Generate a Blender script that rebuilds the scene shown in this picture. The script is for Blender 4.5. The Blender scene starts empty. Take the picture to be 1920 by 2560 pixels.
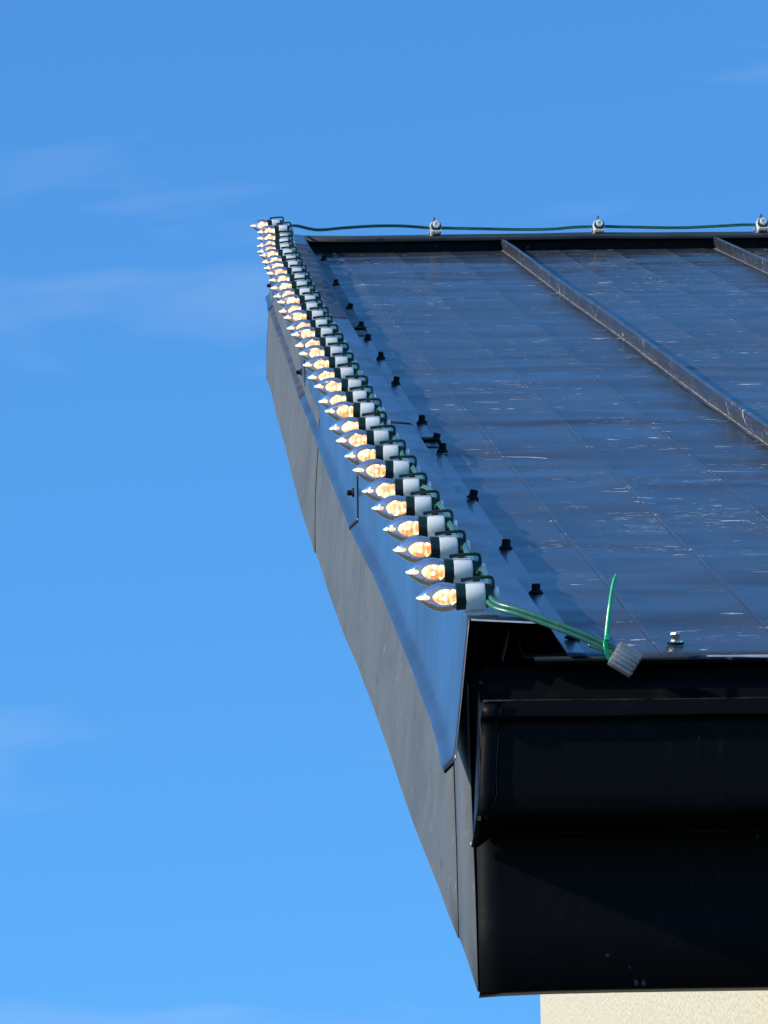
import bpy, math, random
from mathutils import Vector, Matrix, Quaternion

random.seed(11)
S = bpy.context.scene
COL = S.collection
R = math.radians

# ------------------------------------------------------------------ camera
cam_d = bpy.data.cameras.new('camera')
cam = bpy.data.objects.new('camera', cam_d)
COL.objects.link(cam)
cam_d.sensor_fit = 'HORIZONTAL'
cam_d.sensor_width = 36.0
cam_d.lens = 393.75
cam_d.clip_start = 0.1
cam_d.clip_end = 3000.0
yaw, pitch, roll = R(1.84387), R(14.56344), R(1.1)
F = Vector((math.sin(yaw) * math.cos(pitch), math.cos(yaw) * math.cos(pitch), math.sin(pitch)))
Rt = Vector((math.cos(yaw), -math.sin(yaw), 0))
Up = Rt.cross(F)
Rt2 = Rt * math.cos(roll) - Up * math.sin(roll)
Up2 = Rt * math.sin(roll) + Up * math.cos(roll)
cam.matrix_world = Matrix(((Rt2.x, Up2.x, -F.x, 0.0), (Rt2.y, Up2.y, -F.y, 0.0),
                           (Rt2.z, Up2.z, -F.z, 1.6), (0, 0, 0, 1)))
S.camera = cam

# ------------------------------------------------------------------ sun and sky
SUN = Vector((-0.85, -0.20, 0.43)).normalized()          # direction towards the sun
sun_el = math.asin(SUN.z)
sun_az = math.atan2(SUN.x, SUN.y)                        # clockwise from +Y
w = bpy.data.worlds.new('World')
S.world = w
w.use_nodes = True
nt = w.node_tree
nt.nodes.clear()
def wn(t, **k):
    n = nt.nodes.new(t)
    for a, b in k.items():
        setattr(n, a, b)
    return n
sky = wn('ShaderNodeTexSky', sky_type='NISHITA', sun_disc=False, sun_elevation=sun_el,
         sun_rotation=sun_az, altitude=800.0, air_density=1.0, dust_density=0.15, ozone_density=2.5)
tint = wn('ShaderNodeMix', data_type='RGBA', blend_type='MULTIPLY')
tint.inputs[0].default_value = 1.0
tint.inputs[7].default_value = (0.485, 1.065, 1.55, 1)
tc = wn('ShaderNodeTexCoord')
mp = wn('ShaderNodeMapping')
mp.inputs['Scale'].default_value = (12.0, 12.0, 60.0)
mp.inputs['Location'].default_value = (5.1, 1.9, 5.62)
cl = wn('ShaderNodeTexNoise')
cl.inputs['Scale'].default_value = 1.0
cl.inputs['Detail'].default_value = 3.5
cl.inputs['Roughness'].default_value = 0.55
cl.inputs['Distortion'].default_value = 0.4
rp = wn('ShaderNodeValToRGB')
rp.color_ramp.elements[0].position = 0.56
rp.color_ramp.elements[1].position = 0.85
rp.color_ramp.elements[0].color = (0, 0, 0, 1)
rp.color_ramp.elements[1].color = (0.28, 0.28, 0.28, 1)
mixc = wn('ShaderNodeMix', data_type='RGBA')
mixc.inputs[7].default_value = (5.4, 6.3, 7.4, 1)          # thin high cloud, lit by the sun
bg = wn('ShaderNodeBackground')
bg.inputs['Strength'].default_value = 0.132
out = wn('ShaderNodeOutputWorld')
L = nt.links.new
L(sky.outputs[0], tint.inputs[6])
L(tint.outputs[2], mixc.inputs[6])
L(tc.outputs['Generated'], mp.inputs[0])
L(mp.outputs[0], cl.inputs['Vector'])
L(cl.outputs[0], rp.inputs[0])
L(rp.outputs[0], mixc.inputs[0])
L(mixc.outputs[2], bg.inputs[0])
L(bg.outputs[0], out.inputs[0])

sd = bpy.data.lights.new('sun', 'SUN')
sd.energy = 4.2
sd.angle = R(0.53)
sd.color = (1.0, 0.93, 0.82)
so = bpy.data.objects.new('sun', sd)
COL.objects.link(so)
so.rotation_euler = SUN.to_track_quat('Z', 'Y').to_euler()
so.location = (-8, 4, 9)

S.view_settings.view_transform = 'Standard'
S.view_settings.look = 'None'
S.view_settings.exposure = 0.0
S.view_settings.gamma = 1.0
S.view_settings.use_curve_mapping = False
S.render.resolution_x, S.render.resolution_y = 768, 1024
S.render.engine = 'CYCLES'
S.cycles.transparent_max_bounces = 32
S.cycles.max_bounces = 8

# ------------------------------------------------------------------ material helper
class M:
    def __init__(self, name):
        self.m = bpy.data.materials.new(name)
        self.m.use_nodes = True
        self.t = self.m.node_tree
        self.t.nodes.clear()
        self.o = self.t.nodes.new('ShaderNodeOutputMaterial')
    def n(self, typ, ins=None, **k):
        x = self.t.nodes.new(typ)
        for a, b in k.items():
            setattr(x, a, b)
        for a, b in (ins or {}).items():
            self.put(x.inputs[a], b)
        return x
    def put(self, sock, v):
        if hasattr(v, 'is_output') or isinstance(v, bpy.types.NodeSocket):
            self.t.links.new(v, sock)
        else:
            sock.default_value = v
    def coord(self, scale=(1, 1, 1), loc=(0, 0, 0), kind='Object', rot=(0, 0, 0)):
        tc = self.n('ShaderNodeTexCoord')
        mp = self.n('ShaderNodeMapping', {'Vector': tc.outputs[kind], 'Scale': scale, 'Location': loc, 'Rotation': rot})
        return mp.outputs[0]
    def noise(self, vec, scale, detail=4.0, rough=0.5, dist=0.0):
        return self.n('ShaderNodeTexNoise', {'Vector': vec, 'Scale': scale, 'Detail': detail, 'Roughness': rough, 'Distortion': dist}).outputs[0]
    def rng(self, v, a, b, c=0.0, d=1.0, smooth=False):
        x = self.n('ShaderNodeMapRange', {0: v, 1: a, 2: b, 3: c, 4: d})
        if smooth:
            x.interpolation_type = 'SMOOTHSTEP'
        return x.outputs[0]
    def math(self, op, a, b=0.0):
        return self.n('ShaderNodeMath', {0: a, 1: b}, operation=op).outputs[0]
    def mix(self, f, a, b):
        x = self.n('ShaderNodeMix', data_type='RGBA')
        self.put(x.inputs[0], f)
        self.put(x.inputs[6], a)
        self.put(x.inputs[7], b)
        return x.outputs[2]
    def bump(self, h, strength, dist, prev=None):
        d = {'Height': h, 'Strength': strength, 'Distance': dist}
        if prev is not None:
            d['Normal'] = prev
        return self.n('ShaderNodeBump', d).outputs[0]
    def surf(self, sh):
        self.t.links.new(sh, self.o.inputs['Surface'])
        return self.m
    def bsdf(self, **k):
        names = {'color': 'Base Color', 'rough': 'Roughness', 'metal': 'Metallic', 'spec': 'Specular IOR Level',
                 'normal': 'Normal', 'ecol': 'Emission Color', 'estr': 'Emission Strength', 'coat': 'Coat Weight',
                 'crough': 'Coat Roughness', 'sss': 'Subsurface Weight', 'trans': 'Transmission Weight', 'ior': 'IOR'}
        b = self.n('ShaderNodeBsdfPrincipled')
        for a, v in k.items():
            self.put(b.inputs[names[a]], v)
        return b.outputs[0]

def c4(r, g, b):
    return (r, g, b, 1.0)

# roof paint: dark factory-coated steel, worn and scuffed, gently oil-canned
def roof_paint():
    m = M('dark_coated_steel')
    v = m.coord()
    big = m.noise(m.coord((0.8, 2.6, 2.6)), 1.6, 3, 0.5, 0.3)
    mid = m.noise(m.coord((1.0, 1.0, 1.0)), 9.0, 4, 0.6)
    fine = m.noise(v, 160.0, 3, 0.6)
    zone = m.rng(m.noise(m.coord((1, .8, .8)), 3.3, 3), 0.50, 0.61, 0, 1, True)
    chips = m.rng(m.noise(m.coord((0.55, 0.6, 0.6), (3.1, 1.7, 0)), 36.0, 4, 0.6, 0.5), 0.64, 0.70, 0, 1, True)
    sn = m.noise(m.coord((1.0, 1.6, 1.6), (7, 2, 0)), 11.0, 3, 0.55, 1.6)
    hair = m.rng(m.math('ABSOLUTE', m.math('SUBTRACT', sn, 0.5)), 0.0, 0.007, 1, 0)
    hz = m.rng(m.noise(m.coord((1, 1, 1), (1, 9, 4)), 5.5, 2), 0.56, 0.68, 0, 1, True)
    s2 = m.noise(m.coord((0.45, 0.9, 0.9), (2, 5, 0)), 80.0, 2, 0.5, 0.6)
    dash = m.math('MULTIPLY', m.rng(s2, 0.64, 0.71, 0, 1, True), m.rng(m.noise(v, 4.5, 3), 0.52, 0.62, 0, 1, True))
    scuff = m.math('MAXIMUM', m.math('MULTIPLY', chips, zone), m.math('MULTIPLY', hair, m.math('MULTIPLY', hz, 0.8)))
    scuff = m.math('MAXIMUM', scuff, m.math('MULTIPLY', dash, 0.75))
    flake = m.rng(m.noise(m.coord((0.42, 0.5, 0.5), (9.3, 4.1, 2)), 17.0, 5, 0.62, 1.1), 0.665, 0.70, 0, 1, True)
    scuff = m.math('MAXIMUM', scuff, m.math('MULTIPLY', flake, m.rng(m.noise(m.coord((1, 1, 1), (3, 3, 8)), 2.3, 2), 0.44, 0.53, 0, 1, True)))
    base = m.mix(m.rng(mid, 0.35, 0.7), c4(0.038, 0.041, 0.047), c4(0.053, 0.056, 0.062))
    dust = m.rng(m.noise(m.coord((0.8, 1.2, 1.2), (5, 1, 1)), 3.6, 6, 0.7, 0.6), 0.50, 0.72, 0, 0.28)
    base = m.mix(dust, base, c4(0.105, 0.105, 0.105))
    col = m.mix(scuff, base, c4(0.62, 0.60, 0.56))
    rough = m.rng(big, 0.3, 0.7, 0.12, 0.17)
    rough = m.math('ADD', rough, m.math('MULTIPLY', scuff, 0.3))
    rough = m.math('ADD', rough, m.math('MULTIPLY', dust, 0.12))
    rough = m.math('ADD', rough, m.rng(mid, 0.3, 0.7, -0.015, 0.02))
    band = m.noise(m.coord((1.0, 0.85, 0.85), (2.2, 0.6, 0)), 2.3, 1.2, 0.4, 0.35)      # oil-canning of the flat pans
    nrm = m.bump(band, 1.0, 0.030)
    nrm = m.bump(big, 0.08, 0.010, nrm)
    nrm = m.bump(fine, 0.05, 0.0006, nrm)
    film = m.n('ShaderNodeBsdfDiffuse', {'Color': col, 'Normal': nrm})        # chalky weathered film over part of the gloss
    cover = m.math('ADD', m.rng(big, 0.3, 0.7, 0.22, 0.34), m.math('MULTIPLY', dust, 0.35))
    mx = m.n('ShaderNodeMixShader', {0: cover, 1: m.bsdf(color=col, rough=rough, spec=0.075, normal=nrm), 2: film.outputs[0]})
    return m.surf(mx.outputs[0])

def flash_paint():
    m = M('dark_trim_steel')
    v = m.coord()
    big = m.noise(m.coord((2, 1.1, 2)), 2.2, 3, 0.5, 0.2)
    fine = m.noise(v, 220.0, 3, 0.6)
    spots = m.rng(m.noise(v, 75.0, 2), 0.72, 0.78, 0, 0.35, True)
    drip = m.rng(m.noise(m.coord((6, 1.6, 1.2)), 2.0, 4, 0.55), 0.45, 0.75, 0, 0.3)
    col = m.mix(spots, c4(0.030, 0.034, 0.042), c4(0.3, 0.29, 0.27))
    rough = m.math('ADD', m.rng(big, 0.3, 0.7, 0.17, 0.22), m.math('MULTIPLY', drip, 0.35))
    nrm = m.bump(big, 0.3, 0.006)
    nrm = m.bump(fine, 0.06, 0.0006, nrm)
    return m.surf(m.bsdf(color=col, rough=rough, spec=0.34, normal=nrm))

def flash_rust():
    m = M('faded_trim_steel')
    v = m.coord()
    big = m.noise(m.coord((2, 1.1, 2)), 2.2, 3, 0.5, 0.2)
    fade = m.rng(m.noise(m.coord((6, 1.0, 6)), 2.4, 4, 0.6), 0.4, 0.65, 0, 1, True)
    rust = m.rng(m.noise(m.coord((1, 0.15, 1), (0, 0.35, 0)), 22.0, 3, 0.5), 0.66, 0.74, 0, 1, True)
    col = m.mix(fade, c4(0.034, 0.036, 0.042), c4(0.095, 0.075, 0.072))
    col = m.mix(rust, col, c4(0.42, 0.17, 0.07))
    rough = m.rng(big, 0.3, 0.7, 0.36, 0.55)
    return m.surf(m.bsdf(color=col, rough=rough, spec=0.45, normal=m.bump(big, 0.3, 0.006)))

def fascia_paint():
    m = M('chalky_grey_fascia')
    v = m.coord()
    streak = m.noise(m.coord((5, 0.55, 2.2)), 2.6, 6, 0.7, 0.8)
    fine = m.noise(m.coord((40, 4, 26)), 5.0, 5, 0.75)
    speck = m.rng(m.noise(m.coord((30, 1.6, 22), (1, 2, 3)), 6.0, 2), 0.68, 0.74, 0, 0.6, True)
    dark = m.rng(m.noise(m.coord((40, 2.0, 8)), 4.0, 3), 0.64, 0.74, 0, 0.55, True)
    col = m.mix(m.rng(streak, 0.36, 0.66), c4(0.098, 0.105, 0.110), c4(0.146, 0.154, 0.158))
    col = m.mix(m.rng(fine, 0.3, 0.7, 0, 0.30), col, c4(0.16, 0.174, 0.18))
    col = m.mix(dark, col, c4(0.055, 0.055, 0.055))
    col = m.mix(speck, col, c4(0.36, 0.36, 0.35))
    nrm = m.bump(streak, 0.25, 0.004)
    nrm = m.bump(fine, 0.12, 0.001, nrm)
    return m.surf(m.bsdf(color=col, rough=0.72, spec=0.16, normal=nrm))

def black_trim():  # dark trim paint; shade on the front faces is put into its colour
    m = M('black_paint_with_shade')
    v = m.coord()
    dirt = m.rng(m.noise(v, 24.0, 5, 0.65), 0.55, 0.78, 0, 0.35, True)
    spot = m.rng(m.noise(m.coord((1, 1, 0.7), (5, 0, 2)), 60.0, 2), 0.745, 0.78, 0, 0.5, True)
    col = m.mix(dirt, c4(0.0055, 0.0055, 0.006), c4(0.016, 0.015, 0.014))
    col = m.mix(spot, col, c4(0.16, 0.15, 0.13))
    drip = m.math('MULTIPLY', m.rng(m.noise(m.coord((38, 3, 3)), 1.6, 3, 0.6), 0.55, 0.75, 0, 0.5, True), m.rng(m.noise(m.coord((4, 4, 14)), 2.0, 3), 0.45, 0.65, 0, 1, True))
    col = m.mix(drip, col, c4(0.018, 0.017, 0.016))
    return m.surf(m.bsdf(color=col, rough=0.42, spec=0.06, normal=m.bump(m.noise(v, 60, 3), 0.15, 0.002)))

def ridge_paint():
    m = M('ridge_cap_paint')
    v = m.coord()
    drop = m.rng(m.noise(m.coord((1, 0.2, 0.2), (4, 0, 0)), 16.0, 4, 0.6), 0.66, 0.72, 0, 1, True)
    col = m.mix(m.rng(m.noise(v, 12, 4), 0.3, 0.7), c4(0.026, 0.034, 0.034), c4(0.05, 0.058, 0.054))
    col = m.mix(drop, col, c4(0.42, 0.36, 0.32))
    return m.surf(m.bsdf(color=col, rough=0.6, spec=0.25))

def stucco():
    m = M('cream_stucco')
    v = m.coord()
    a = m.noise(v, 95.0, 4, 0.6, 0.3)
    b = m.noise(v, 30.0, 3, 0.5)
    vor = m.n('ShaderNodeTexVoronoi', {'Vector': v, 'Scale': 120.0}).outputs[0]
    h = m.math('ADD', m.math('MULTIPLY', a, 1.0), m.math('MULTIPLY', vor, -0.5))
    col = m.mix(m.rng(b, 0.3, 0.7), c4(0.69, 0.60, 0.425), c4(0.78, 0.69, 0.505))
    col = m.mix(m.rng(a, 0.58, 0.75, 0, 0.45), col, c4(0.47, 0.40, 0.29))
    nrm = m.bump(h, 0.8, 0.008)
    return m.surf(m.bsdf(color=col, rough=0.9, spec=0.1, normal=nrm))

def simple(name, col, rough, spec=0.5, metal=0.0, var=0.12, scale=120.0, bump=0.08, sss=0.0):
    m = M(name)
    v = m.coord()
    n = m.noise(v, scale, 3, 0.55)
    d = tuple(x * (1 - var) for x in col)
    u = tuple(min(1, x * (1 + var)) for x in col)
    c = m.mix(m.rng(n, 0.3, 0.7), c4(*d), c4(*u))
    k = dict(color=c, rough=m.rng(n, 0.3, 0.7, max(0.02, rough - 0.06), rough + 0.06), spec=spec, metal=metal,
             normal=m.bump(n, bump, 0.001))
    return m.surf(m.bsdf(**k))

def plastic():
    m = M('white_clip_plastic')
    n = m.noise(m.coord(), 150.0, 3, 0.55)
    b = m.n('ShaderNodeBsdfPrincipled', {'Base Color': m.mix(m.rng(n, 0.3, 0.7), c4(0.90, 0.855, 0.78), c4(0.94, 0.90, 0.83)), 'Roughness': 0.38,
            'Specular IOR Level': 0.4, 'Subsurface Weight': 0.75, 'Subsurface Radius': (0.009, 0.0085, 0.0075), 'Subsurface Scale': 1.0})
    return m.surf(b.outputs[0])

def thin_glass(name, tint, limb, rough, milky=0.0, wob=0.3):
    """one-sheet clear glass: light passes straight through, the surface mirrors by Fresnel"""
    m = M(name)
    v = m.coord()
    nrm = m.bump(m.noise(v, 90.0, 2, 0.5), wob, 0.003)
    lw = m.n('ShaderNodeLayerWeight', {'Blend': 0.35, 'Normal': nrm})
    fr = m.n('ShaderNodeFresnel', {'IOR': 1.5, 'Normal': nrm})
    tr = m.n('ShaderNodeBsdfTransparent', {'Color': m.mix(m.rng(lw.outputs['Facing'], 0.45, 1.0), c4(*tint), c4(*limb))})
    gl = m.n('ShaderNodeBsdfGlossy', {'Color': c4(1, 1, 1), 'Roughness': rough, 'Normal': nrm})
    mx = m.n('ShaderNodeMixShader', {0: fr.outputs[0], 1: tr.outputs[0], 2: gl.outputs[0]})
    res = mx.outputs[0]
    if milky > 0:
        tl = m.n('ShaderNodeBsdfTranslucent', {'Color': c4(0.85, 0.86, 0.84)})
        df = m.n('ShaderNodeBsdfDiffuse', {'Color': c4(0.80, 0.80, 0.78)})
        a = m.n('ShaderNodeMixShader', {0: 0.5, 1: tl.outputs[0], 2: df.outputs[0]})
        res = m.n('ShaderNodeMixShader', {0: milky, 1: res, 2: a.outputs[0]}).outputs[0]
    return m.surf(res)

def glow(name, lo, mid, hi, st, scale, tipx=None, band=0.0):
    """lit lamp insides: warm light spread unevenly through clear ribbed plastic"""
    m = M(name)
    oi = m.n('ShaderNodeObjectInfo')
    tc = m.n('ShaderNodeTexCoord')
    add = m.n('ShaderNodeVectorMath', {0: tc.outputs['Object']}, operation='ADD')
    com = m.n('ShaderNodeCombineXYZ', {0: oi.outputs['Random'], 1: oi.outputs['Random'], 2: 0.3})
    m.t.links.new(com.outputs[0], add.inputs[1])
    sx0 = m.n('ShaderNodeSeparateXYZ', {0: tc.outputs['Object']})
    wv = m.math('MULTIPLY', m.math('SINE', m.math('MULTIPLY', sx0.outputs[0], 1150.0)), band)
    n = m.math('ADD', m.noise(add.outputs[0], scale, 2, 0.5, 0.4), wv)
    cr = m.n('ShaderNodeValToRGB', {0: n})
    e = cr.color_ramp.elements
    e[0].position, e[0].color = 0.36, c4(*lo)
    e[1].position, e[1].color = 0.66, c4(*hi)
    k = e.new(0.50)
    k.color = c4(*mid)
    col = cr.outputs[0]
    if tipx is not None:
        sx = m.n('ShaderNodeSeparateXYZ', {0: tc.outputs['Object']})
        col = m.mix(m.rng(sx.outputs[0], tipx, tipx - 0.004), col, c4(1.0, 0.90, 0.86))
    return m.surf(m.bsdf(color=c4(0.8, 0.6, 0.35), rough=0.3, ecol=col, estr=st))

MAT = dict(
    roof=roof_paint(), flash=flash_paint(), rust=flash_rust(), fascia=fascia_paint(), black=black_trim(),
    ridge=ridge_paint(), stucco=stucco(),
    wood=simple('dark_soffit_paint', (0.03, 0.03, 0.03), 0.7, 0.2),
    deck=simple('roof_deck_underlay', (0.012, 0.012, 0.012), 0.9, 0.05),
    screw_black=simple('black_screw', (0.010, 0.010, 0.011), 0.6, 0.15),
    screw_steel=simple('zinc_screw', (0.72, 0.71, 0.68), 0.22, 0.5, 1.0, 0.1, 400),
    sealant=simple('dusty_sealant', (0.24, 0.215, 0.175), 0.7, 0.3, 0, 0.6, 25),
    bare=simple('bare_steel_edge', (0.62, 0.60, 0.57), 0.4, 0.5, 0.3, 0.2, 60),
    grime=simple('grimy_edge', (0.034, 0.031, 0.027), 0.8, 0.1, 0, 0.9, 60),
    rubber=simple('rubber_washer', (0.012, 0.012, 0.012), 0.8, 0.2),
    green=simple('dark_green_socket', (0.010, 0.032, 0.022), 0.38, 0.5, 0, 0.2),
    wire=simple('green_wire', (0.050, 0.190, 0.130), 0.26, 0.6, 0, 0.15),
    tie=simple('bright_green_tie', (0.0, 0.48, 0.18), 0.32, 0.5, 0, 0.1),
    white=plastic(),
    glass=thin_glass('bulb_glass', (0.96, 0.96, 0.97), (0.56, 0.56, 0.58), 0.035, 0.08),
    clear=thin_glass('clear_cap_plastic', (0.96, 0.97, 0.965), (0.80, 0.82, 0.81), 0.05, 0.27, 0.10),
    core=glow('lit_amber_core', (0.80, 0.23, 0.025), (1.0, 0.47, 0.11), (1.0, 0.80, 0.42), 1.25, 95.0, None, 0.08),
    chip=glow('lit_led_chip', (1.0, 0.80, 0.52), (1.0, 0.90, 0.68), (1.0, 0.95, 0.82), 2.6, 300.0),
    tip=glow('lit_bulb_tip', (0.85, 0.36, 0.16), (1.0, 0.56, 0.32), (1.0, 0.76, 0.58), 1.5, 220.0, -0.0520),
    ground=simple('dry_grass_ground', (0.09, 0.085, 0.05), 0.95, 0.1, 0, 0.35, 1.2, 0.3),
)

# ------------------------------------------------------------------ mesh helper
class MB:
    def __init__(self):
        self.v = []
        self.f = []
    def add(self, vs, fs):
        b = len(self.v)
        self.v += [tuple(x) for x in vs]
        self.f += [tuple(b + i for i in q) for q in fs]
        return self
    def box(self, lo, hi, mat=None):
        x0, y0, z0 = lo
        x1, y1, z1 = hi
        vs = [(x0, y0, z0), (x1, y0, z0), (x1, y1, z0), (x0, y1, z0), (x0, y0, z1), (x1, y0, z1), (x1, y1, z1), (x0, y1, z1)]
        if mat is not None:
            vs = [tuple(mat @ Vector(p)) for p in vs]
        return self.add(vs, [(0, 3, 2, 1), (4, 5, 6, 7), (0, 1, 5, 4), (1, 2, 6, 5), (2, 3, 7, 6), (3, 0, 4, 7)])
    def grid(self, rows, closed=False, caps=False):
        n = len(rows[0])
        vs = [p for r in rows for p in r]
        fs = []
        for i in range(len(rows) - 1):
            for j in range(n if closed else n - 1):
                k = (j + 1) % n
                fs.append((i * n + j, i * n + k, (i + 1) * n + k, (i + 1) * n + j))
        if caps:
            fs.append(tuple(range(n - 1, -1, -1)))
            fs.append(tuple((len(rows) - 1) * n + j for j in range(n)))
        return self.add(vs, fs)
    def lathe(self, prof, n=20, ax='x', caps=True):
        rows = []
        for a, r in prof:
            row = []
            for k in range(n):
                t = 2 * math.pi * k / n
                p = (a, r * math.cos(t), r * math.sin(t))
                if ax == 'z':
                    p = (r * math.cos(t), r * math.sin(t), a)
                row.append(p)
            rows.append(row)
        return self.grid(rows, True, caps)
    def tube(self, path, r, n=6, flat=None):
        pts = [Vector(p) for p in path]
        rows = []
        ref = Vector((0, 0, 1))
        for i, p in enumerate(pts):
            t = (pts[min(i + 1, len(pts) - 1)] - pts[max(i - 1, 0)]).normalized()
            a = ref - t * ref.dot(t)
            if a.length < 1e-3:
                a = Vector((0, 1, 0)) - t * t.y
            a.normalize()
            ref = a
            b = t.cross(a)
            rr = r[i] if isinstance(r, (list, tuple)) else r
            ra, rb = (rr, rr) if flat is None else (rr * flat, rr)
            rows.append([tuple(p + a * ra * math.cos(2 * math.pi * k / n) + b * rb * math.sin(2 * math.pi * k / n)) for k in range(n)])
        return self.grid(rows, True, True)
    def mesh(self, name, mat, smooth=False, angle=None):
        me = bpy.data.meshes.new(name)
        me.from_pydata(self.v, [], self.f)
        me.materials.append(mat)
        if smooth:
            me.polygons.foreach_set('use_smooth', [True] * len(me.polygons))
            if angle is not None:
                me.set_sharp_from_angle(angle=angle)
        me.update()
        return me

def wloc(o):
    p = Vector(o.location)
    while o.parent:
        o = o.parent
        p += Vector(o.location)
    return p

def link(name, me, parent=None, loc=(0, 0, 0)):
    o = bpy.data.objects.new(name, me)
    o.parent = parent
    o.location = loc
    COL.objects.link(o)
    return o

def part(name, mb, mat, parent, smooth=False, angle=None, solid=None, off=1.0, bevel=None):
    """mesh given in world coordinates under a parent that is only translated"""
    base = wloc(parent) if parent else Vector((0, 0, 0))
    mb.v = [(x - base.x, y - base.y, z - base.z) for x, y, z in mb.v]
    o = link(name, mb.mesh(name, mat, smooth, angle), parent)
    if solid:
        s = o.modifiers.new('thickness', 'SOLIDIFY')
        s.thickness = solid
        s.offset = off
    if bevel:
        b = o.modifiers.new('bevel', 'BEVEL')
        b.width = bevel
        b.segments = 2
        b.limit_method = 'ANGLE'
    return o

def tag(o, label=None, cat=None, group=None, kind=None):
    for k, v in (('label', label), ('category', cat), ('group', group), ('kind', kind)):
        if v:
            o[k] = v
    return o

def smooth_path(pts, n):
    pts = [Vector(p) for p in pts]
    P = [pts[0] * 2 - pts[1]] + pts + [pts[-1] * 2 - pts[-2]]
    res = []
    for i in range(1, len(P) - 2):
        for k in range(n):
            t = k / n
            a, b, c, d = P[i - 1], P[i], P[i + 1], P[i + 2]
            res.append(.5 * ((2 * b) + (c - a) * t + (2 * a - 5 * b + 4 * c - d) * t * t + (3 * b - a - 3 * c + d) * t ** 3))
    res.append(pts[-1])
    return res

def lerp_table(tab, y):
    if y <= tab[0][0]:
        return tab[0][1]
    for (a, p), (b, q) in zip(tab, tab[1:]):
        if y <= b:
            t = (y - a) / (b - a)
            t = t * t * (3 - 2 * t)
            return p + (q - p) * t
    return tab[-1][1]

# ------------------------------------------------------------------ roof geometry in metres
SIG = R(18.43)
TS = math.tan(SIG)
YE, ZE = 8.45, 3.639           # eave edge of the metal pans
YR = 19.42                     # where the pans stop under the ridge closure
XR = 9.1                       # right-hand rake
def rz(y):
    return ZE + (y - YE) * TS
def skew(x, y):                # the panels run a hair off square to the eave
    return x - 0.0033 * (y - YE)
TOPB = [(8.45, 0), (9.8, -.004), (10.5, -.009), (11.1, -.0115), (11.9, -.0122), (13, -.012), (15.2, -.011), (16, -.008),
        (17.1, -.003), (17.7, 0), (18.5, .004), (18.9, .006), (19.6, .008)]
HEMB = [(8.445, 0), (8.86, .0066), (9.03, .0087), (9.7, .0107), (10.39, .0108), (10.97, .0108), (11.32, .008), (11.84, .0049),
        (12.6, .0046), (13.5, .0051), (14.0, .0068), (14.9, .0078), (15.34, .0091), (16.98, .0155), (18.94, .0195), (19.4, .0235), (19.8, .0263)]
FASB = [(8.44, .3597), (8.8, .3605), (9.3, .358), (9.63, .3555), (9.95, .3530), (10.77, .3518), (11.3, .3505), (11.95, .3475), (12.87, .3415),
        (13.81, .3395), (14.4, .3385), (15.17, .3378), (15.9, .3408), (17.3, .3478), (17.8, .3495), (18.94, .356), (19.5, .355)]

# ------------------------------------------------------------------ ground
g = MB()
g.grid([[(x, y, 0.0) for x in (-900, -60, -12, 0, 12, 60, 900)] for y in (-900, -60, -12, 0, 12, 30, 90, 1200)])
tag(part('ground', g, MAT['ground'], None), kind='structure')

# ------------------------------------------------------------------ house
house = bpy.data.objects.new('house', None)
house.location = (0.96, 8.95, 0)
COL.objects.link(house)
tag(house, 'house corner with dark metal roof, black gutter and cream stucco wall', 'house')

WX, WY0, WY1 = 0.96, 8.95, 19.20
def wall_poly(pts, thick):
    m = MB()
    n = len(pts)
    a = [Vector(p) for p in pts]
    b = [p + Vector(thick) for p in a]
    m.add(a + b, [tuple(range(n)), tuple(range(2 * n - 1, n - 1, -1))] + [(i, n + i, n + (i + 1) % n, (i + 1) % n) for i in range(n)])
    return m
gable = wall_poly([(WX, WY0, 0), (WX, WY0, rz(WY0) - .36), (WX, WY1, rz(WY1) - .36), (WX, WY1, 0)], (.2, 0, 0))
part('wall', gable, MAT['stucco'], house, bevel=.006)
gable2 = wall_poly([(8.5, WY0, 0), (8.5, WY0, rz(WY0) - .36), (8.5, WY1, rz(WY1) - .36), (8.5, WY1, 0)], (-.2, 0, 0))
part('wall', gable2, MAT['stucco'], house)
part('wall', MB().box((WX + .203, WY0 + .003, 0), (8.297, WY0 + .2, rz(WY0) - .37)), MAT['stucco'], house)
part('wall', MB().box((WX + .203, WY1 - .2, 0), (8.297, WY1 - .003, rz(WY1) - .44)), MAT['stucco'], house)

# deck under the metal
def slab(x0, x1, y0, y1, d0, d1):
    m = MB()
    vs = [(x, y, rz(y) + d) for d in (d0, d1) for x, y in ((x0, y0), (x1, y0), (x1, y1), (x0, y1))]
    return m.add(vs, [(0, 3, 2, 1), (4, 5, 6, 7), (0, 1, 5, 4), (1, 2, 6, 5), (2, 3, 7, 6), (3, 0, 4, 7)])
roof = part('roof', slab(.372, XR - .012, YE + .032, YR + .05, -.14, -.014), MAT['deck'], house)
roof['label'] = 'dark standing seam metal roof'
soff = slab(.392, XR - .016, YE + .036, YR + .02, -.336, -.322)
part('soffit', soff, MAT['wood'], house)

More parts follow.
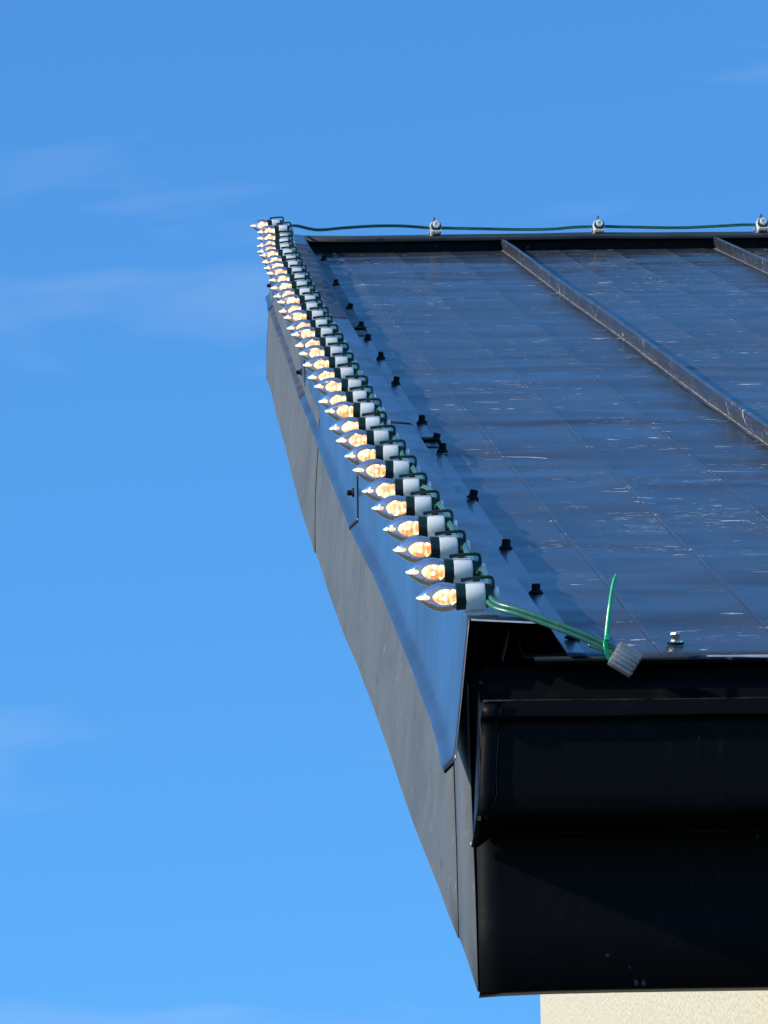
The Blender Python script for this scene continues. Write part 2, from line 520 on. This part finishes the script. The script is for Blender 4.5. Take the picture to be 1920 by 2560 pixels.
# pans: flat trays with three pencil ribs between standing seams
PX = [0.448 + .514 * k for k in range(18)]
def pan(x0, x1):
    m = MB()
    xs = []
    def flat(a, b):
        n = 3
        for i in range(n):
            xs.append((a + (b - a) * i / n, 0.0))
    w4 = (x1 - x0) / 4
    prev = x0
    for k in (1, 2, 3):
        c = x0 + w4 * k
        flat(prev, c - .006)
        xs += [(c - .006, 0), (c - .0030, .0011), (c, -.0004), (c + .0030, .0011)]
        prev = c + .006
    flat(prev, x1)
    xs.append((x1, 0))
    ph = random.uniform(0, 6)
    rows = []
    ys = []
    y = YE
    while y < YR + .03:
        ys.append(y)
        y += .055
    ys.append(YR + .03)
    # rolled eave hem
    rows.append([(skew(x, YE), YE + .012, ZE - .0060) for x, d in xs])
    rows.append([(skew(x, YE), YE + .002, ZE - .0058) for x, d in xs])
    rows.append([(skew(x, YE), YE - .0018, ZE - .0042) for x, d in xs])
    rows.append([(skew(x, YE), YE - .0022, ZE - .0022) for x, d in xs])
    for y in ys:
        row = []
        for x, d in xs:
            u = (x - x0) / (x1 - x0)
            wv = .0008 * math.sin(y * 7.6 + ph + 1.9 * math.sin(y * 1.7 + x * 3)) + .0013 * math.sin(y * 4.1 + 2 * ph + x * 2.2) + .0003 * math.sin(y * 17 + ph * 3 + 2.5 * math.sin(y * 1.3 + x * 2))
            wv *= min(1, (y - YE) / .25) * (math.sin(math.pi * min(1, max(0, u))) ** .6)
            row.append((skew(x, y), y, rz(y) + d + wv))
        rows.append(row)
    return m.grid(rows)
for k in range(len(PX) - 1):
    x0 = PX[k] if k else .425
    x1 = min(PX[k + 1], XR - .02)
    if x1 - x0 < .1:
        break
    mb = pan(x0, x1)
    p = part('roof_panel', mb, MAT['roof'], roof, True, R(40))
    if k:
        s = MB()
        rows = []
        n = 46
        for i in range(n + 1):
            y = YE + .004 + (YR - YE + .01) * i / n
            c = skew(x0, y) + .0015 * math.sin(y * 1.7 + k) + .0005 * math.sin(y * 9 + k)
            h = .0312 + .0006 * math.sin(y * 2.7 + k * 2)
            if i == 0:
                h *= .55
            lean = .002
            prof = [(-.012, .0008), (-.0034, .0012), (-.0026, .0035), (-.0034 - lean, h - .0135), (-.0048 - lean, h - .0125), (-.0048 - lean, h - .002), (-.0034 - lean, h),
                    (.0014 - lean, h), (.0026 - lean, h - .0015), (.0026 - lean, h - .012), (.001 - lean, h - .0125), (.0014, .003), (.012, .0008)]
            rows.append([(c + a, y, rz(y) + b) for a, b in prof])
        s.grid(rows)
        s.f.append(tuple(range(len(prof) - 1, -1, -1)))
        part('standing_seam', s, MAT['roof'], roof, True, R(35))
        bd = MB()
        bd.grid([[(p[1][0] - .0022, p[1][1], p[1][2] - .0002), (p[1][0] - .0010, p[1][1], p[1][2] + .0009), (p[1][0] + .0003, p[1][1], p[1][2] + .0006)] for p in rows])
        part('seam_sealant', bd, MAT['sealant'], roof, True)

# edge rib of the first pan, seen inside the open end of the rake flashing
m = MB()
m.grid([[(skew(x, y), y, rz(y) + d) for x, d in ((.392, -.004), (.4005, .0315), (.4065, .0315), (.4135, -.001), (.427, 0.0))] for y in (YE, 12, 16, YR)])
part('edge_rib', m, MAT['roof'], roof)

# rake flashing: hat section over the rake, four lapped lengths
def flash_piece(y0, y1, mat, lift0, end_cut=0.0):
    m = MB()
    prof = [  # x, dz, weight of the hem bow
        (.3385, -.1125, 1), (.3300, -.1212, 1), (.3284, -.1200, 1), (.3292, -.1182, 1), (.3340, -.1140, 1), (.3385, -.1098, 1), (.3405, -.1065, .98), (.3412, -.1010, .96),
        (.3475, -.0480, .6), (.3562, .0250, .15), (.3582, .0405, 0), (.3590, .0416, 0), (.3604, .0419, 0), (.3800, .0412, 0), (.4100, .0396, 0), (.4360, .0374, 0), (.4388, .0362, 0),
        (.4590, .0035, 0), (.4604, .0018, 0), (.4628, .0012, 0), (.4790, .0012, 0)]
    n = max(4, int((y1 - y0) / .05))
    rows = []
    for i in range(n + 1):
        y = y0 + (y1 - y0) * i / n
        up = lift0 * max(0, 1 - (y - y0) / .5) ** 2
        row = []
        for j, (x, d, wt) in enumerate(prof):
            b = lerp_table(HEMB, y) * wt + lerp_table(TOPB, y) * (1 - wt)
            wave = .0007 * math.sin(y * 3.1 + x * 40) * (1 if 7 < j < 10 else .3)
            # outward lift of the lapping end
            ox = -up * (1.0 if j < 9 else (.5 if j < 11 else (.0 if j < 16 else .3)))
            oz = up * (.40 if j > 9 else .1)
            if j > 17:
                oz = up * .6
            yy = y + (end_cut * (d + .05) if i == 0 else 0)
            row.append((x + b + wave + ox, yy, rz(yy) + d + oz))
        rows.append(row)
    m.grid(rows)
    return part('rake_flashing', m, mat, roof, True, R(28), solid=.0008, off=0.0)
LAPS = [8.4455, 11.885, 15.26, 18.92, 19.62]
f1 = flash_piece(LAPS[0], LAPS[1] + .12, MAT['flash'], 0.0)
f2 = flash_piece(LAPS[1], LAPS[2] + .12, MAT['flash'], .0016)
f3 = flash_piece(LAPS[2], LAPS[3] + .12, MAT['rust'], .0016, -.35)
f3['label'] = 'faded length of rake flashing with a rust spot'
f4 = flash_piece(LAPS[3], LAPS[4], MAT['flash'], .0014)

# ridge closure and cap
part('ridge_closure', MB().box((.462, YR + .002, rz(YR) - .01), (XR - .03, YR + .008, rz(YR) + .0335)), MAT['black'], roof)  # roof-painted piece; the black colour paints in its shade
m = MB()
rows = []
capp = [(YR - .008, .0290), (YR - .009, .0275), (YR - .0098, .0290), (YR - .0098, .0345), (YR - .008, .0362), (YR + .08, .0368), (YR + .165, .0372)]
n = 60
for i in range(n + 1):
    x = .4235 + (XR - .42) * i / n
    wv = .0012 * math.sin(x * 7) + .0008 * math.sin(x * 17 + 1)
    row = [(x, y, rz(y) + d + wv) for y, d in capp]
    row += [(x, YR + .172, rz(YR + .165) + .030 + wv), (x, YR + .174, rz(YR + .165) - .14 + wv)]
    rows.append(row)
m.grid(rows)
part('ridge_cap', m, MAT['ridge'], roof, True, R(35), solid=.0007)

# back edge board under the ridge
part('ridge_fascia', MB().box((.372, YR + .06, 6.96), (XR - .02, YR + .085, 7.30)), MAT['wood'], house)

# screws -----------------------------------------------------------
def hexhead(m, r, h, z0):
    rows = []
    for rr, z in ((r, z0), (r, z0 + h * .82), (r * .86, z0 + h)):
        rows.append([(rr * math.cos(math.pi / 3 * k + .3), rr * math.sin(math.pi / 3 * k + .3), z) for k in range(6)])
    m.grid(rows, True, True)
sm = MB()
sm.lathe([(0, .0068), (.0012, .0074), (.0022, .0066), (.0040, .0048)], 12, 'z')
hexhead(sm, .0046, .0066, .0038)
SCREW = sm.mesh('screw', MAT['screw_black'])
slope_rot = (SIG, 0, 0)
SX = [(8.6384, .4726), (9.2413, .4662), (9.9164, .4650), (10.8061, .4640), (11.791, .4640), (12.0543, .4645), (12.4943, .4615), (13.5999, .4595),
      (14.4195, .4620), (15.117, .4600), (15.6191, .4630), (16.4051, .4640), (17.5369, .4680), (18.9097, .4765)]
rb = wloc(roof)
for i, (y, x) in enumerate(SX):
    o = link('screw', SCREW, roof, Vector((x + .002, y, rz(y) + .0012)) - rb)
    o.rotation_euler = (SIG + random.uniform(-.06, .06), random.uniform(-.08, .08), random.uniform(0, 1))
    o.scale = (1.18, 1.18, random.uniform(1.12, 1.32))
# screws through the side of the flashing at its laps
for y, dz in ((11.905, -.066), (15.36, -.073), (18.95, -.06)):
    b = lerp_table(HEMB, y) * .7 + lerp_table(TOPB, y) * .3
    o = link('screw', SCREW, roof, Vector((.3425 + b - .0022, y, rz(y) + dz)) - rb)
    o.rotation_euler = (0, R(-92), 0)
# tab of the lapped flange
for y in (12.02, 15.5):
    m = MB()
    xx = .460 + lerp_table(TOPB, y)
    m.grid([[(xx + a * 1.0, yy, rz(yy) + .0016 + l) for a in (0, .008, .017, .024)] for yy, l in ((y - .002, .0042), (y + .03, .0030), (y + .11, .0004))])
    part('flange_tab', m, MAT['screw_black'], roof, solid=.0009)
# bare cut edges of the sheet metal along the eave and at the mouth of the flashing
for xa, xb in ((.604, .955), (.966, 1.466), (1.478, 1.978)):
    m = MB()
    rows = []
    for i in range(25):
        x = xa + (xb - xa) * i / 24
        t = .0011 + .0004 * math.sin(x * 31) + .0003 * math.sin(x * 77)
        t *= min(1, .15 + i / 6)
        rows.append([(x, YE - .0026, ZE - .0020 - t), (x, YE - .0028, ZE - .0018), (x, YE - .0016, ZE - .0001)])
    m.grid(rows)
    part('bare_edge', m, MAT['bare'], roof, True)
m = MB()
rows = []
for i in range(20):
    x = .3600 + (.4330 - .3600) * i / 19
    z = ZE + (YE - .0045 - YE) * TS + .0419 - (x - .36) * .060
    rows.append([(x, YE - .0052, z - .0016), (x, YE - .0050, z + .0002), (x, YE - .0030, z + .0011)])
m.grid(rows)
part('bare_edge', m, MAT['bare'], roof, True)
# zinc eave screw
m = MB()
m.lathe([(0.0022, .0070), (.0030, .0086), (.0042, .0084), (.0050, .0062)], 18, 'z')
hexhead(m, .0052, .0078, .0048)
zs = link('eave_screw', m.mesh('eave_screw', MAT['screw_steel']), roof, Vector((.5806, 8.58, rz(8.58) + .0003)) - rb)
zs.rotation_euler = slope_rot
zs['label'] = 'shiny zinc hex head screw'
m = MB().lathe([(0, .0088), (.0022, .0092), (.0026, .0080)], 18, 'z')
z2 = link('rubber_washer', m.mesh('rubber_washer', MAT['rubber']), roof, Vector((.5806, 8.58, rz(8.58) + .0002)) - rb)
z2.rotation_euler = slope_rot

# ------------------------------------------------------------------ rake fascia in three sheets over a board
def fas_bot(y):
    return rz(y) - .354 + .0032 * (y - YE) + .0012 * math.sin(y * 2.3) + .0007 * math.sin(y * 5.9 + 1)
def fas_top_x(y):
    return .3448 + lerp_table(HEMB, y) * .97 + (.0105 * max(0, 1 - (y - YE) / .9))
def fascia_rows(y0, y1, off, drop, step=.22):
    rows = []
    n = max(2, int((y1 - y0) / step))
    for i in range(n + 1):
        y = y0 + (y1 - y0) * i / n
        zb, zt = fas_bot(y) - drop, rz(y) - .03
        xb, xt = lerp_table(FASB, y), max(fas_top_x(y), lerp_table(FASB, y) - .004)
        xs = []
        for k in range(7):
            t = k / 6
            z = zb + (zt - zb) * t
            tt = max(0, (t - .15) / .85)
            x = xb + (xt - xb) * tt * tt * (3 - 2 * tt) + .0005 * math.sin(y * 1.3 + t * 2) + .00012 * math.sin(y * 4.7 + t * 3)
            xs.append((x + off, y, z))
        ret = [(xs[0][0] + .022, y, xs[0][2] + .001), (xs[0][0] + .0015, y, xs[0][2] - .0006)]
        rows.append(ret + xs)
    return rows
m = MB()
rr = []
for y in [YE + .03 + (YR + .03 - YE) * i / 40 for i in range(41)]:
    x = lerp_table(FASB, y)
    rr.append([(max(x, fas_top_x(y)) + .006, y, fas_bot(y) + .006), (max(x, fas_top_x(y)) + .006, y, rz(y) - .03), (.388, y, rz(y) - .03), (.388, y, fas_bot(y) + .006)])
m.grid(rr, True, True)
board = part('rake_fascia', m, MAT['wood'], house)
for y0, y1, off, drop, lab in ((YE + .012, 8.98, 0, 0, 'short corner sheet of the grey rake fascia'),
                               (8.905, 14.32, -.0016, .0010, 'long middle sheet of the grey rake fascia'),
                               (14.20, YR + .11, -.0030, .0020, 'far sheet of the grey rake fascia')):
    m = MB()
    m.grid(fascia_rows(y0, y1, off, drop))
    o = part('fascia_sheet', m, MAT['fascia'], board, True, R(40), solid=.0009, off=0.0)
    o['label'] = lab
# right-hand rake, outside the picture
part('rake_fascia', slab(XR - .012, XR + .01, YE + .01, YR + .08, -.354, .04), MAT['fascia'], house)

# ------------------------------------------------------------------ eave fascia and gutter
m = MB()
rows = []
for i in range(41):
    x = .3612 + (XR - .02 - .3612) * (i / 40) ** 1.6
    sag = -.0040 * math.exp(-(x - .36) / .05)
    rows.append([(x, YE + .034, 3.2915 + sag), (x, YE + .012, 3.2910 + sag), (x, YE + .0105, 3.2925 + sag), (x, YE + .010, 3.36), (x, YE + .010, 3.45), (x, YE + .011, 3.60), (x, YE + .013, 3.628)])
m.grid(rows)
part('eave_fascia', m, MAT['black'], house, True, R(50), solid=.001)  # shade of the front face is painted in by this deeper black

GP = [(YE + .008, 3.606), (YE + .006, 3.456), (YE - .003, 3.4542), (YE - .080, 3.4545), (YE - .0845, 3.4556), (YE - .0868, 3.4600), (YE - .0885, 3.475), (YE - .0900, 3.495), (YE - .0910, 3.515), (YE - .0916, 3.532),
      (YE - .0920, 3.5470), (YE - .0945, 3.5500), (YE - .1000, 3.5510), (YE - .1030, 3.5530), (YE - .1030, 3.5665), (YE - .1015, 3.5690), (YE - .0960, 3.5690), (YE - .0945, 3.5660)]
m = MB()
rows = []
for i in range(61):
    x = .3662 + (XR - .03 - .3662) * (i / 60) ** 1.8
    wv = .0006 * math.sin(x * 9) + .0004 * math.sin(x * 23 + 1)
    rows.append([(x, y + wv * .6, z + wv * (1 if z > 3.5 else .4)) for y, z in GP])
m.grid(rows)
gutter = part('gutter', m, MAT['black'], house, True, R(35), solid=.0009)
# dusty edges: rolled front lip and the lower drip edge
for nm, yy, zz, rad in (('rolled_lip', YE - .1012, 3.5692, .0009), ('drip_edge', YE + .003, 3.4536, .0007)):
    tbm = MB()
    tbm.tube([(.3662 + 2.2 * i / 50, yy + .0004 * math.sin(i * 1.3), zz + .0004 * math.sin(i * .9 + 1)) for i in range(51)], rad, 6)
    part(nm, tbm, MAT['grime'], gutter, True)
# left end cap: plate with a folded flange and a bent lower tab
m = MB()
poly = [(y, z) for y, z in GP]
n = len(poly)
def capx(z):
    return .3600 + (z - 3.4542) / .115 * .0062
m.add([(capx(z) - .001, y - (.0012 if y < YE - .05 else 0), z - (.001 if z < 3.46 else 0)) for y, z in poly], [tuple(range(n))])
ec = part('end_cap', m, MAT['black'], gutter, solid=.0012)
rim = MB()
rim.tube(smooth_path([(capx(z) - .0006 + .0007 * math.sin(z * 150), y - .0022, z) for y, z in poly[3:15]], 3), .0011, 6)
part('cap_rim', rim, MAT['grime'], ec, True)
fl = MB()
rows = []
for (y, z) in poly[3:15]:
    wob = .0012 * math.sin(z * 240) + .0008 * math.sin(z * 610)
    wid = .0185 + wob - (.004 if z < 3.47 else 0) - (.0035 if 3.485 < z < 3.53 else 0)
    rows.append([(capx(z), y - .0024, z), (capx(z) + wid * .55, y - .0028, z), (capx(z) + wid, y - .0020, z)])
fl.grid(rows)
part('cap_flange', fl, MAT['black'], ec, True, R(50), solid=.0012)
fe = MB()
fe.tube([(r[2][0] + .0004 * math.sin(i * 2.1), r[2][1] - .0012, r[2][2]) for i, r in enumerate(rows)] , .0006, 5)
fe.tube([tuple(Vector(rows[-1][k]) + Vector((0, -.0012, .0004))) for k in range(3)], .0009, 5)
part('flange_edge', fe, MAT['black'], ec, True)
tb = MB()
tb.grid([[(.3588, YE - .058, 3.4530), (.3720, YE - .056, 3.4530), (.3920, YE - .054, 3.4532)],
         [(.3572, YE - .030, 3.4470), (.3660, YE - .028, 3.4485), (.3850, YE - .026, 3.4510)],
         [(.3556, YE + .004, 3.4395), (.3625, YE + .006, 3.4400), (.3720, YE + .006, 3.4470)]])
part('cap_tab', tb, MAT['black'], ec, True, solid=.0012)
wt = MB().lathe([(-.0006, .0005), (0, .0016), (.0006, .0016), (.0012, .0006)], 8, 'x')
o = link('sealant_dab', wt.mesh('sealant_dab', MAT['white']), ec, Vector((.3548, YE + .001, 3.4430)) - wloc(ec))

# ------------------------------------------------------------------ string lights: one unit, then copies
AX = .0195                                     # height of the lamp axis above the foot of the clip
XF = Matrix.Translation((0, 0, AX))
def lx(mb):
    mb.v = [tuple(XF @ Vector(p)) for p in mb.v]
    return mb
glassp = [(-.0190, .0112), (-.0205, .0119), (-.0238, .0138), (-.0285, .0151), (-.0335, .0156), (-.0388, .0151), (-.0440, .0136), (-.0490, .0112), (-.0534, .0083), (-.0568, .0056), (-.0595, .0031), (-.0615, .0021), (-.0627, .0012)]
GLASS = lx(MB().lathe(glassp, 26)).mesh('glass_bulb', MAT['glass'], True, R(60))
cm = MB()
cm.lathe([(-.0192, .0074), (-.0225, .0080), (-.0246, .0079), (-.0252, .0068), (-.0266, .0068), (-.0272, .0083), (-.0320, .0088), (-.0368, .0082), (-.0405, .0062), (-.0430, .0038), (-.0450, .0016)], 8)
CORE = lx(cm).mesh('led_core', MAT['core'], False)
tm = MB()
tm.lathe([(-.0476, .0008), (-.0490, .0019), (-.0516, .0025), (-.0545, .0022), (-.0562, .0020), (-.0582, .0024), (-.0603, .0019), (-.0617, .0011)], 9)
TIP = lx(tm).mesh('light_tip', MAT['tip'], True, R(40))
def chip_mesh():
    m = MB()
    m.lathe([(0, .0023), (.0006, .0023), (.0010, .0017)], 8, 'z')
    return m.mesh('led_chip', MAT['chip'], False)
CHIP = chip_mesh()
CHIPS = []
for x, r, ang, tiltx in ((-.0235, .0077, -90, 0), (-.0235, .0077, 150, 0), (-.0330, .0082, -145, 0), (-.0315, .0084, 160, 0), (-.0340, .0082, 60, 0), (-.0410, .0054, 180, 40)):
    a = R(ang)
    n = Vector((-math.sin(R(tiltx)), math.cos(a) * math.cos(R(tiltx)), math.sin(a) * math.cos(R(tiltx))))
    CHIPS.append((Vector((x, r * math.cos(a), r * math.sin(a) + AX)), n))
sk = MB()
sk.lathe([(-.0188, .0116), (-.0206, .0122), (-.0209, .0140), (-.0200, .0144), (-.0186, .0143), (-.0110, .0136), (.0120, .0126), (.0165, .0118), (.0178, .0106), (.0180, .0060)], 22)
SOCK = lx(sk).mesh('socket', MAT['green'], True, R(35))
am = MB()
am.tube([(.0168, -.0035, .0020), (.0182, -.0036, .0090), (.0184, -.0038, .0158), (.0172, -.0038, .0186), (.0140, -.0038, .0198), (.0020, -.0036, .0193), (-.0080, -.0032, .0183), (-.0150, -.0028, .0172)],
        [.0019, .0019, .0019, .0019, .0018, .0018, .0020, .0022], 8)
ARM = lx(am).mesh('socket_arm', MAT['green'], True, R(50))
# white clip: rounded saddle over the socket with a neck and a flat foot
km = MB()
rows = []
for x, g0 in ((-.0108, -.0012), (-.0102, 0), (-.0082, .0006), (.0075, .0006), (.0094, 0), (.0100, -.0012)):
    row = []
    for k in range(15):
        t = R(205 - 230 * k / 14)
        row.append((x, (.0141 + g0) * math.cos(t), (.0141 + g0) * math.sin(t)))
    row += [(x, (.0118 + g0), -.0132), (x, -(.0118 + g0), -.0132)]
    rows.append(row)
km.grid(rows, True, True)
km.box((-.0105, -.0095, -.0175), (.0105, .0095, -.0125))
km.box((-.0120, -.0125, -.0195), (.0240, .0115, -.0168))
CLIP = lx(km).mesh('roof_clip', MAT['white'], True, R(40))
bm_ = MB()
bm_.lathe([(.0186, .0040), (.0186, .0076), (.0192, .0086), (.0236, .0088), (.0244, .0080), (.0246, .0042), (.0222, .0036), (.0215, .0006)], 18)
BUTTON = lx(bm_).mesh('end_button', MAT['white'], True, R(35))

ORD = ['', 'first', 'second', 'third', 'fourth', 'fifth', 'sixth', 'seventh', 'eighth', 'ninth', 'tenth', 'eleventh', 'twelfth', 'thirteenth', 'fourteenth',
       'fifteenth', 'sixteenth', 'seventeenth', 'eighteenth', 'nineteenth', 'twentieth', 'twenty-first', 'twenty-second', 'twenty-third', 'twenty-fourth',
       'twenty-fifth', 'twenty-sixth', 'twenty-seventh', 'twenty-eighth', 'twenty-ninth', 'thirtieth', 'thirty-first', 'thirty-second', 'thirty-third', 'thirty-fourth']
def light(loc, rot, label, group, roll=0.0):
    o = bpy.data.objects.new('string_light', None)
    COL.objects.link(o)
    o.empty_display_size = .02
    o.location = loc
    o.rotation_euler = rot
    tag(o, label, 'string light', group)
    link('glass_bulb', GLASS, o)
    core = link('led_core', CORE, o, (0, 0, 0))
    # the screwed-in lamp ends up turned differently in each socket
    q = Matrix.Translation((0, 0, AX)) @ Matrix.Rotation(roll, 4, 'X') @ Matrix.Translation((0, 0, -AX))
    core.matrix_local = q
    for p, n in CHIPS:
        c = link('led_chip', CHIP, core, p)
        c.rotation_euler = n.to_track_quat('Z', 'Y').to_euler()
    t = link('light_tip', TIP, o)
    t.matrix_local = q
    s = link('socket', SOCK, o)
    link('socket_arm', ARM, s)
    k = link('roof_clip', CLIP, o)
    link('end_button', BUTTON, k)
    return o

BX = [(8.5, .3680), (8.84, .3667), (9.16, .3652), (9.48, .3658), (9.83, .3640), (10.48, .3597), (11.11, .3570), (12.1, .3576), (13.07, .3582), (14.7, .3591), (16, .3620),
      (17.08, .3675), (17.74, .3698), (18.5, .3760), (18.88, .3840), (19.25, .3960), (19.6, .3810)]
lights = []
NB = 34
for i in range(NB):
    y = 8.5 + .3285 * i + random.uniform(-.012, .012) * (i > 0) + max(0, i - 27) * .004
    x = lerp_table(BX, y) + random.uniform(-.0012, .0012) * (i > 0)
    b = lerp_table(TOPB, y)
    dz = .0412 - (x - b - .38) * .055
    rx = SIG + random.uniform(-.08, .08)
    ry = random.uniform(-.05, .045) + .010
    rzz = random.uniform(-.06, .06)
    if i == NB - 1:
        y, x, ry, rzz = 19.60, .3810, -.04, .10
        dz = .043
    if i == NB - 2:
        y, x = 19.27, .3930
        dz = .0405
    if i == 0:
        lab = 'lit clear bulb in white clip, lowest on the rake, beside the cable end'
    elif i == NB - 1:
        lab = 'lit clear bulb at the top corner of the roof, highest of the row'
    else:
        lab = 'lit clear bulb in white clip, %s up the rake from the cable end' % ORD[i + 1]
    o = light((x, y, rz(y) + dz + .0004), (rx, ry, rzz), lab, 'string lights along the rake', random.uniform(-.9, .9))
    lights.append(o)

# ridge lights point away over the ridge
ridge_lights = []
for x, lab in ((.7665, 'white clipped light on the ridge, first from the roof corner'),
               (1.161, 'white clipped light on the ridge, middle of the three, above a seam bay'),
               (1.5580, 'white clipped light on the ridge at the right edge of the photo')):
    y = 19.50
    o = light((x, y, rz(y) + .0385), (random.uniform(-.04, .04), -SIG * .3 + random.uniform(-.05, .05), R(-90) + random.uniform(-.12, .12)), lab, 'string lights along the ridge', random.uniform(-1, 1))
    ridge_lights.append(o)

# ------------------------------------------------------------------ cable
def world_pt(o, p):
    q = o.rotation_euler.to_matrix()
    return Vector(o.location) + q @ Vector(p)
cable = bpy.data.objects.new('light_cable', None)
cable.location = (.377, 8.44, 3.69)
COL.objects.link(cable)
tag(cable, 'green twin wire joining the bulbs along rake and ridge, clear cap on its end', 'cable')
def twin(path, name='wire', r=.00145, gap=.00275, n=6, vertical=.7):
    m = MB()
    sep = Vector((0, 0, 1)) * vertical
    for s in (-.5, .5):
        pp = []
        for i, p in enumerate(path):
            t = (path[min(i + 1, len(path) - 1)] - path[max(i - 1, 0)]).normalized()
            side = (sep + Vector((.6, 0, 0)))
            side = (side - t * side.dot(t)).normalized()
            pp.append(p + side * gap * s)
        m.tube(pp, r, n)
    return part(name, m, MAT['wire'], cable, True)
for i in range(NB - 1):
    a, b = lights[i], lights[i + 1]
    p0 = world_pt(a, (.0145, .010, AX + .004))
    p1 = world_pt(a, (.0135 + random.uniform(-.002, .002), .030, AX + .010))
    e1 = world_pt(b, (.0140 + random.uniform(-.002, .003), -.032, AX + .007))
    e0 = world_pt(b, (.0145, -.010, AX - .001))
    mid = (p1 + e1) / 2 + Vector((random.uniform(-.004, .004), 0, random.uniform(-.012, .004)))
    twin(smooth_path([p0, p1, mid, e1, e0], 4))
# along the ridge
def ridge_run(a, b, devs):
    pts = [a]
    for t, dx, dz in devs:
        pts.append(a.lerp(b, t) + Vector((0, dx, dz)))
    pts.append(b)
    twin(smooth_path(pts, 6), r=.0020, gap=.0036, vertical=1.0)
p_start = world_pt(lights[-2], (.0145, .010, AX + .012))
RA = [Vector((o.location.x, o.location.y + .002, o.location.z + AX - .001)) for o in ridge_lights]
ridge_run(p_start, RA[0] - Vector((.010, 0, 0)), [(.06, .03, .009), (.2, .03, .0), (.38, .02, .003), (.6, .01, .006), (.8, 0, .004)])
ridge_run(RA[0] + Vector((.010, 0, 0)), RA[1] - Vector((.010, 0, 0)), [(.2, 0, -.002), (.5, .005, -.004), (.72, 0, -.0055), (.86, 0, -.0015)])
ridge_run(RA[1] + Vector((.010, 0, 0)), RA[2] - Vector((.010, 0, 0)), [(.2, 0, -.0025), (.5, .004, -.004), (.75, 0, -.002), (.9, 0, .0005)])
ridge_run(RA[2] + Vector((.010, 0, 0)), RA[2] + Vector((.385, 0, 0)), [(.3, 0, -.005), (.7, .004, -.006)])

# free end: twin wire out of the first socket to the clear cap over the eave
b0 = lights[0]
twin(smooth_path([world_pt(b0, (.0120, -.009, AX - .002)), (.388, 8.468, 3.6990), (.4115, 8.450, 3.6870), (.4520, 8.438, 3.6680), (.4830, 8.434, 3.6535), (.5030, 8.433, 3.6430), (.5110, 8.432, 3.6385)], 6),
     r=.0026, gap=.0052, n=10, vertical=1.2)
st = MB()
st.tube(smooth_path([(.4806, 8.436, 3.6482), (.4860, 8.435, 3.6462), (.4950, 8.434, 3.6425), (.5040, 8.4335, 3.6392)], 4), .0021, 8)
part('wire_stub', st, MAT['wire'], cable, True)
# clear ribbed cap
ca = R(-33)
cu = Vector((math.cos(ca), 0, math.sin(ca)))            # along the flutes
cv = Vector((-math.sin(ca), 0, math.cos(ca)))           # across the flutes
cc = Vector((.5178, 8.430, 3.6308))
cm3 = Matrix((cu, Vector((0, 1, 0)), cv)).transposed().to_4x4()
cm3.translation = cc
m = MB()
ring = []
NF = 5
half = .0122
for k in range(NF * 4 + 1):
    t = k / (NF * 4)
    ring.append((-.0058 - .0011 * math.cos(2 * math.pi * NF * t) , -half + 2 * half * t))
ring += [(.0058, half), (.0066, half * .6), (.0066, -half * .6), (.0058, -half)]
rows = []
for u, s in ((-.0128, .93), (-.0122, 1.0), (.0120, 1.0), (.0128, .93)):
    rows.append([tuple(cm3 @ Vector((u, a * s, b * s))) for a, b in ring])
m.grid(rows, True, True)
capo = part('end_cap', m, MAT['clear'], cable, True, R(45), solid=.0011, off=-1.0)
capo['label'] = 'clear ribbed plastic cap over the cable end'
m = MB()
for k in range(3):
    zc = -.0068 + .0068 * k
    rows = []
    for u in (-.0116, .0112):
        rows.append([tuple(cm3 @ Vector((u, -.0040, zc + d))) for d in (-.0012, .0012)] + [tuple(cm3 @ Vector((u, .0040, zc + d))) for d in (.0012, -.0012)])
    m.grid(rows, True, True)
part('cap_web', m, MAT['clear'], capo)

# ------------------------------------------------------------------ cable tie
tie = bpy.data.objects.new('cable_tie', None)
tie.location = (.4995, 8.43, 3.640)
COL.objects.link(tie)
tag(tie, 'bright green cable tie around the wire, its tail sticking up', 'cable tie')
# tail: flat strap with raised edges, standing up, slightly bowed
tail = smooth_path([(.4992, 8.426, 3.6520), (.5000, 8.4265, 3.6620), (.5030, 8.428, 3.6850), (.5068, 8.430, 3.7080), (.5108, 8.431, 3.7225)], 5)
m = MB()
rows = []
for i, p in enumerate(tail):
    t = (tail[min(i + 1, len(tail) - 1)] - tail[max(i - 1, 0)]).normalized()
    s = Vector((0, 1, 0)).cross(t).normalized()
    wd = .0025 * (1 - .3 * i / len(tail))
    if i > len(tail) - 3:
        wd *= .45 + .4 * (len(tail) - 1 - i)
    d = Vector((0, 1, 0))
    pr = [(-1, -.0002), (-.5, -.0013), (0, -.0016), (.5, -.0013), (1, -.0002), (.8, .0008), (-.8, .0008)]
    rows.append([tuple(p + s * wd * a + d * b) for a, b in pr])
m.grid(rows, True, True)
part('tail', m, MAT['tie'], tie, True, R(30))
m = MB()
loop = []
for k in range(17):
    a = 2 * math.pi * k / 16
    loop.append((.5000 + .0022 * math.cos(a) - .0012 * math.sin(a), 8.4335 + .0062 * math.cos(a), 3.6425 + .0092 * math.sin(a)))
m.tube(loop, .0027, 8, .45)
part('loop', m, MAT['tie'], tie, True)
hd = MB()
hd.box((.4972, 8.4235, 3.6502), (.5022, 8.4285, 3.6556))
part('head', hd, MAT['tie'], tie, bevel=.0006)
